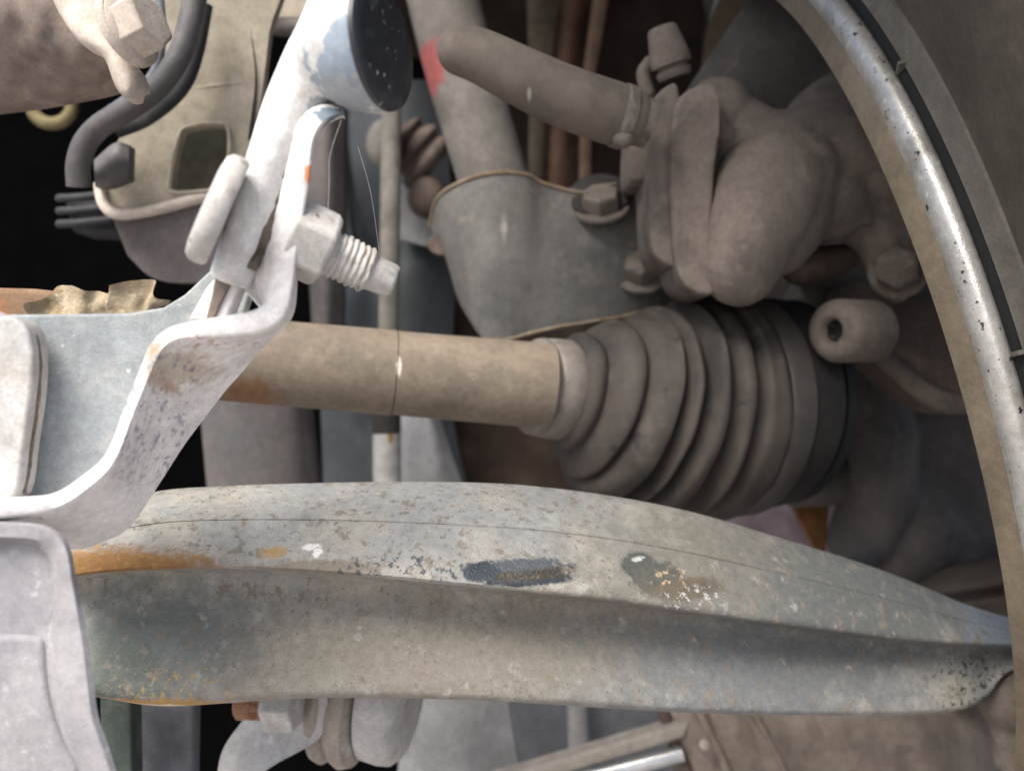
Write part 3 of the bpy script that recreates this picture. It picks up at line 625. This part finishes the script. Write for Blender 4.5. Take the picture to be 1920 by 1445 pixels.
# torn scrap and rusty beam at left
tag(obj('rusty_beam', plate([(-90, 536), (60, 540), (130, 548), (250, 560), (260, 640), (-90, 640)], .262, .02), M['rustbeam'], bevel=.002), 'brown rusty beam edge behind the torn tan scrap', 'beam')
tag(obj('torn_scrap', skin2([(46, 570, .232), (95, 552, .236), (112, 538, .236), (160, 544, .233), (205, 549, .235), (209, 534, .233), (250, 528, .234), (289, 524, .236), (284, 545, .232), (298, 558, .233), (322, 562, .236)],
    [(60, 596, .235), (95, 596, .235), (130, 596, .235), (165, 596, .235), (195, 596, .235), (212, 596, .235), (230, 594, .235), (250, 592, .235), (268, 588, .235), (284, 580, .235), (316, 568, .236)], .0005, 80, 6, wav=.002), M['foil'], jit=.0009, jscale=220), 'ragged torn tan scrap of sheet above the grey panel', 'scrap')

# ------------------------------------------------------------------ upper left background
mb = thing('mount_bracket', 'beige dusty stamped bracket with a rectangular hole behind the pale bar', 'bracket', P(330, 480, .37))
outer = cr([(290, -60), (520, -60), (505, 60), (490, 180), (470, 300), (450, 420), (380, 392), (250, 404), (205, 392), (184, 350), (200, 300), (240, 230), (285, 120)], 5, True)
hole_ = cr([(338, 258), (356, 241), (408, 236), (424, 246), (424, 300), (410, 346), (370, 355), (328, 356), (321, 342)], 4, True)
obj('stamped_face', holed(outer, [hole_], lambda x, y: .365+(y-200)*.00002, .005), M['beige'], mb, sharp=30)
obj('hole_floor', plate([(250, 205), (500, 205), (500, 420), (250, 420)], .445, .003), M['hole_shade'], mb, bevel=.001)
obj('hole_rim', tube([P(x, y, .3645) for x, y in cr([(334, 258), (354, 237), (408, 231), (428, 242), (429, 300), (414, 350), (370, 360), (324, 361), (316, 342)], 5, True)] + [P(334, 258, .3645)], .0007, 10), M['beige'], mb)
obj('lower_lip', tube([P(*q) for q in cr([(186, 345, .366), (194, 382, .364), (222, 402, .363), (290, 394, .364), (375, 372, .366), (450, 360, .368)], 6)], .0022, 12), M['beige_light'], mb)
obj('lower_face', skin2([(206, 398, .368), (260, 402, .367), (330, 390, .367), (430, 372, .368)], [(240, 480, .372), (285, 520, .371), (350, 530, .371), (460, 520, .372)], .004), M['mauve'], mb)
obj('crease', ptube([(392, -20, .3655), (400, 20, .365), (425, 45, .3645), (450, 90, .3645), (468, 110, .365)], 5), M['beige_light'], mb)
obj('crease', ptube([(350, 170, .3655), (400, 162, .365), (455, 156, .365)], 5), M['beige'], mb)
obj('side_flange', skin2([(460, -60, .362), (470, 60, .362), (478, 150, .362), (465, 260, .362)], [(500, -60, .372), (500, 60, .372), (500, 150, .372), (490, 260, .372)], .003), M['mauve'], mb)
up = thing('upper_crossbar', 'mauve grey crossbar with a pale stub behind the top of the pale bar', 'crossbar', P(550, 50, .42))
obj('bar_lower', ptube([(498, 40, .42, 15), (515, 50, .42, 16), (560, 52, .42, 16), (640, 46, .42, 16)], 14, rounded=True), M['mauve'], up)
obj('bar_plate', plate([(512, -60), (640, -60), (640, 38), (512, 34)], .43, .004), M['beige'], up, bevel=.001)
obj('stub', ptube([(504, -40), (504, 14)], 7, .412, rounded=True), M['link_pale'], up)

def hosething(name, label, pts, r, m, **k):
    return tag(obj(name, ptube(pts, r, **k), M[m]), label, 'hose')
hosething('black_hose', 'thick black hose curving down past the beige bracket', [(372, -40, .335), (352, 60, .335), (328, 120, .335), (290, 168, .336), (240, 205, .338), (190, 235, .34), (160, 268, .342), (147, 310, .344), (148, 350, .346)], 22, 'black_hose')
hosething('thin_black_hose', 'thinner dark hose running just behind the thick black hose', [(385, 10, .350), (370, 90, .350), (350, 150, .351), (318, 190, .352), (270, 225, .353), (220, 245, .354)], 14, 'dark_plastic')
hosething('grey_cable', 'narrow blue grey cable between the hex bolt and the black hose', [(294, -40, .345), (302, 40, .345), (298, 110, .345), (280, 150, .346), (240, 185, .348), (190, 218, .35)], 9, 'grey_hose')
tag(obj('rubber_clip', skin2([(176, 300, .356), (215, 268, .354), (242, 272, .356)], [(178, 350, .358), (205, 348, .357), (240, 335, .358)], .006, 12, 6, .004), M['black_hose']), 'dark rubber clip on the left corner of the beige bracket', 'clip')
cn = thing('ribbed_connector', 'small black ribbed connector in the dark gap left of the beige bracket', 'connector', P(160, 400, .39))
obj('housing', plate([(120, 372), (205, 360), (225, 440), (135, 436)], .395, .02), M['dark_plastic'], cn, bevel=.002)
for k in range(3): obj('rib', ptube([(112, 372+k*24, .392), (150, 370+k*24, .390), (206, 364+k*24, .392)], 8, rounded=True), M['dark_plastic'], cn)
ring = [P(98+37*math.cos(t), 200+32*math.sin(t), .47) for t in [2*math.pi*k/36 for k in range(37)]]
tag(obj('yellow_ring', tube(ring, px(12, .47), 14), M['yellow']), 'dull yellow ring in the black gap at upper left', 'ring')
cv = thing('brown_cover', 'dusty brown cover with creases in the top left corner', 'cover', P(60, 200, .29))
obj('cover_skin', skin2([(-90, -90, .285), (20, -90, .28), (120, -90, .275), (170, -40, .275), (215, 40, .28), (235, 110, .285)], [(-90, 205, .315), (0, 195, .31), (60, 187, .305), (120, 176, .30), (180, 164, .30), (225, 150, .30)], .01, 50, 14, .012, wav=.0018), M['brown_cover'], cv)
lug = thing('beige_lug', 'light beige rounded lug hanging from the top left beside a hex bolt', 'lug', P(200, 180, .25))
obj('lug_body', [skin2([(78, -60, .250), (95, 0, .248), (120, 45, .246), (148, 80, .245), (185, 98, .244), (200, 125, .243), (212, 160, .243), (228, 182, .243)], [(215, -60, .250), (214, 0, .248), (216, 40, .246), (224, 75, .245), (240, 108, .244), (256, 130, .243), (264, 150, .243), (256, 180, .243)], .010, 40, 8, .004)], M['beige_light'], lug, remesh=.0012, smooth_it=8)
hb = thing('hex_bolt', 'beige dusty hex bolt with washer fixed to the beige lug at top left', 'bolt', P(240, 70, .24))
bx = Vector((.90, -.30, .30)).normalized()
obj('washer', lathe(P(232, 58, .240), bx, [(0, .0098), (.0003, .0101), (.0022, .0101), (.0026, .0097), (.0027, 0)], 40), M['beige_light'], hb)
obj('flange', lathe(P(240, 56, .239), bx, [(0, .0092), (.0012, .0090), (.0022, .0078), (.0023, 0)], 40), M['beige_light'], hb)
obj('hex_head', lathe(P(246, 55, .238), bx, [(0, .0080), (.0062, .0080), (.0070, .0070), (.0071, 0)], 6, rot=.2), M['beige_light'], hb, bevel=.0004)

# ------------------------------------------------------------------ centre background
bsd = thing('blue_shield', 'dark blue grey curved shield standing behind the drive shaft and bolt tip', 'shield', P(760, 900, .55))
obj('shield_sheet', skin2([(628, 150, .53), (640, 300, .53), (664, 430, .53), (680, 490, .53), (620, 540, .53), (598, 600, .53), (602, 780, .53), (608, 960, .53)], [(840, 150, .52), (842, 300, .52), (850, 420, .52), (852, 560, .52), (845, 700, .52), (852, 800, .52), (885, 960, .52)], .004, 50, 14, .018), M['blue_shield'], bsd)
obj('shield_lip', ptube([(636, 150, .526), (646, 320, .524), (660, 440, .522), (702, 580, .518)], 9), M['blue_shield'], bsd)
obj('light_corner', plate([(748, 345), (775, 352), (790, 385), (815, 395), (830, 470), (750, 450)], .498, .003), M['grey_panel'], bsd, bevel=.001)
obj('lower_gore', skin2([(752, 770, .50), (800, 775, .49), (826, 790, .50)], [(752, 960, .50), (830, 960, .49), (884, 960, .50)], .004, 20, 8, .006), M['grey_panel'], bsd)
tag(obj('brown_post', skin2([(560, 180, .49), (610, 190, .48), (648, 200, .49)], [(590, 700, .49), (612, 700, .48), (640, 700, .49)], .01, 16, 20, .004), M['mauve']), 'narrow mauve brown post seen between the bracket and the blue shield', 'post')
lr = thing('link_rod', 'thin dusty vertical rod passing behind the drive shaft with pale lower sleeve', 'rod', P(725, 900, .45))
obj('upper_rod', ptube([(734, 190, .455), (732, 400, .455), (728, 640, .455), (724, 780, .455)], 19), M['rod'], lr)
obj('sleeve', ptube([(725, 808, .45), (726, 960, .45)], 26), M['rod_pale'], lr)
obj('collar', ptube([(724, 770, .45), (725, 812, .45)], 26.5), M['hole'], lr)
obj('rod_eye', [blob(720, 270, .465, 34, 48, 30), blob(705, 262, .468, 16, 30, 20)], M['rod'], lr, remesh=.0018, smooth_it=6)
tb = thing('tie_rod_boot', 'small brown ribbed rubber boot left of the strut tube', 'rubber boot', P(780, 310, .47))
pr_ = cr([(0, 22), (6, 40), (14, 52), (22, 46), (28, 44), (36, 56), (46, 60), (54, 50), (60, 50), (70, 62), (82, 60), (92, 46)], 3)
obj('bellows', lathe(P(742, 250, .48), (.72, .2, -.62), [(px(a*1.05, .48), px(b, .48)) for a, b in pr_], 40), M['brown_rubber'], tb)
obj('boot_foot', blob(800, 370, .475, 36, 40, 30), M['brown_rubber'], tb)
tag(obj('mauve_panel', skin2([(372, 735, .44), (450, 735, .43), (540, 735, .43), (578, 740, .44)], [(392, 960, .44), (460, 960, .43), (550, 960, .43), (600, 960, .44)], .008, 24, 10, .004), M['mauve']), 'mauve grey panel under the left part of the drive shaft', 'panel')

# wheel arch liner: back wall, unseen roof shaped to shade the right side, and ribs
ln = thing('wheel_arch_liner', 'dark brown ribbed wheel arch liner behind the strut and caliper', 'liner', P(1200, 700, .7))
def bx3(a, b):
    a, b = Vector(a), Vector(b); c = (a+b)/2; h = (b-a)/2
    return box(c, (h.x, 0, 0), (0, h.y, 0), (0, 0, h.z))
# profile swept sideways: down the back, over the top
prof_l = cr([(.79, .02), (.80, .25), (.785, .45), (.73, .57), (.60, .63), (.40, .645), (.20, .645), (.03, .635)], 6)
rg_ = []
for x in np.linspace(-.09, .62, 19):
    rg_.append([Vector((x, y, z)) for y, z in prof_l] + [Vector((x, y+.006, z+.006)) for y, z in reversed(prof_l)])
obj('liner_shell', loft(rg_), M['liner'], ln, sharp=60)
bd = thing('brake_disc', 'rusty brown curved disc bands behind the hose and strut', 'brake disc', P(1080, 350, .53))
def band(name, m, L, R, d, bul=.0015): obj(name, skin2([(x, y, d) for x, y in L], [(x, y, d) for x, y in R], .004, 30, 8, bul), M[m], bd)
band('outer_band', 'disc_olive', [(985, -80), (990, 60), (992, 200), (990, 400)], [(1052, -80), (1040, 60), (1024, 200), (1014, 400)], .53)
band('web', 'disc_brown', [(1048, -80), (1036, 60), (1020, 200), (1010, 400)], [(1125, -80), (1100, 60), (1086, 200), (1080, 400)], .54, .008)
band('rim_edge', 'disc_tan', [(1122, -80), (1104, 60), (1090, 180), (1085, 400)], [(1152, -80), (1130, 60), (1112, 180), (1106, 400)], .53)
band('inner_face', 'disc_dark', [(1146, -80), (1126, 60), (1108, 180), (1102, 400)], [(1330, -80), (1320, 60), (1310, 200), (1300, 400)], .555, .004)
ub = thing('underbody_wall', 'underbody wall painted black as deep shade behind the left parts', 'underbody', (-.2, .75, .02))
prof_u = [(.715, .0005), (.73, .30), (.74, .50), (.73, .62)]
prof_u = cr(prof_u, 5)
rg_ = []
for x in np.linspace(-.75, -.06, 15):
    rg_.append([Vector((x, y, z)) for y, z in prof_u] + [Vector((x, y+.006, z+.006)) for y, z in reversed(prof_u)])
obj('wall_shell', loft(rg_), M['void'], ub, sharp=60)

# ------------------------------------------------------------------ below the control arm
sw = thing('link_bushing', 'pale stacked cups, sleeve and rusty threaded nut below the control arm', 'bushing', P(600, 1440, .32))
def cupx(x, y, d, prof, m, name, tilt=(1, -.28, -.10), n=48):
    return obj(name, lathe(P(x, y, d), tilt, [(px(a, d), px(b, d)) for a, b in prof], n), M[m], sw)
obj('rusty_thread', lathe(P(446, 1318, .318), (1, -.1, .02), [v for k in range(10) for v in ((px(k*6.5, .318), px(27, .318)), (px(k*6.5+3, .318), px(30.5, .318)))] + [(px(66, .318), 0)], 30), M['rust_thread'], sw, sharp=25)
obj('nut', lathe(P(500, 1318, .318), (1, -.12, .02), [(0, px(46, .318)), (px(6, .318), px(52, .318)), (px(56, .318), px(52, .318)), (px(60, .318), px(48, .318)), (px(60.1, .318), 0)], 6, rot=.5), M['link_pale'], sw, bevel=.0008)
obj('lever_plate', skin2([(500, 1290, .338), (455, 1350, .337), (420, 1400, .335), (408, 1450, .334), (412, 1500, .333)], [(612, 1280, .322), (614, 1330, .322), (604, 1376, .322), (575, 1400, .322), (520, 1430, .322)], .006, 30, 10, .002), M['link_pale'], sw)
cupx(606, 1305, .345, [(0, 70), (6, 100), (14, 112), (26, 116), (34, 110), (40, 100), (52, 112), (64, 118), (80, 112), (90, 90), (92, 0)], 'link_tan', 'rubber_sleeve', (1, -.22, -.12))
cupx(694, 1298, .345, [(0, 60), (4, 100), (10, 118), (40, 122), (62, 120), (76, 108), (84, 80), (85, 0)], 'link_pale', 'end_cup', (1, -.20, -.10))
tag(obj('green_strip', plate([(186, 1290), (245, 1290), (248, 1500), (190, 1500)], .315, .01), M['green_dark'], bevel=.001), 'dark green grey strip below the left end of the control arm', 'strip')
tag(obj('slate_panel', plate([(236, 1290), (366, 1290), (362, 1500), (232, 1500)], .335, .008), M['blue_panel'], bevel=.002), 'slate blue panel under the control arm left of the bushing', 'panel')
tag(obj('grey_rear_panel', skin2([(760, 1270, .45), (850, 1270, .44), (945, 1270, .45)], [(740, 1520, .45), (860, 1520, .44), (985, 1520, .45)], .006, 20, 6, .003), M['grey_panel']), 'mid grey panel right of the stacked bushing cups', 'panel')
tag(obj('dark_slate_wall', plate([(900, 1250), (1320, 1250), (1320, 1540), (900, 1540)], .50, .01), M['blue_panel'], bevel=.001), 'dark slate wall behind the slanted bar under the arm', 'panel')
tag(obj('pale_strip', ptube([(1082, 1280, .485), (1086, 1420, .485)], 20), M['grey_panel']), 'faint upright grey strip on the dark slate wall', 'strip')
tr = thing('slanted_bar', 'slanted pinkish grey bar with bright silver rod below the control arm', 'bar', P(1100, 1430, .42))
obj('bar', box(P(1085, 1418, .42), (P(1260, 1366, .42)-P(1085, 1418, .42))*1.15, (0, .006, 0), Vector((.1, 0, .33)).normalized()*px(17, .42)), M['link_tan'], tr, bevel=.002)
obj('silver_rod', ptube([(960, 1492, .415), (1280, 1412, .415)], 15), M['silver'], tr)
sp = thing('splash_panel', 'brown grey folded splash panel at the lower right under the control arm', 'panel', P(1500, 1440, .41))
obj('panel_sheet', skin2([(1225, 1290, .43), (1300, 1290, .42), (1500, 1290, .42), (1700, 1290, .41), (1960, 1290, .42)], [(1285, 1520, .42), (1390, 1520, .41), (1540, 1520, .41), (1740, 1520, .40), (1960, 1520, .41)], .005, 50, 10, .004, wav=.004), M['brown_panel'], sp)
obj('fold', ptube([(1300, 1310, .414), (1335, 1380, .412), (1375, 1470, .408)], 9), M['brown_panel'], sp)
obj('fold', ptube([(1405, 1320, .412), (1450, 1400, .410), (1485, 1470, .408)], 6), M['brown_panel'], sp)
obj('fold', ptube([(1236, 1310, .424), (1262, 1380, .420), (1300, 1470, .415)], 12), M['brown_rubber'], sp)
obj('knob', blob(1322, 1395, .405, 11), M['beige_light'], sp)

# ------------------------------------------------------------------ cobweb threads
for i, (lab, pts) in enumerate([('fine white cobweb thread hanging near the threaded bolt tip', [(640, 225, .208), (619, 290, .210), (617, 340, .212), (614, 420, .214)]),
                                ('faint cobweb thread slanting in front of the blue shield', [(671, 275, .24), (690, 340, .24), (700, 390, .24), (712, 480, .24)])]):
    tag(obj('cobweb_thread', tube([P(*q) for q in cr(pts, 6)], .00005 if i == 0 else .00003, 6), M['web']), lab, 'cobweb')
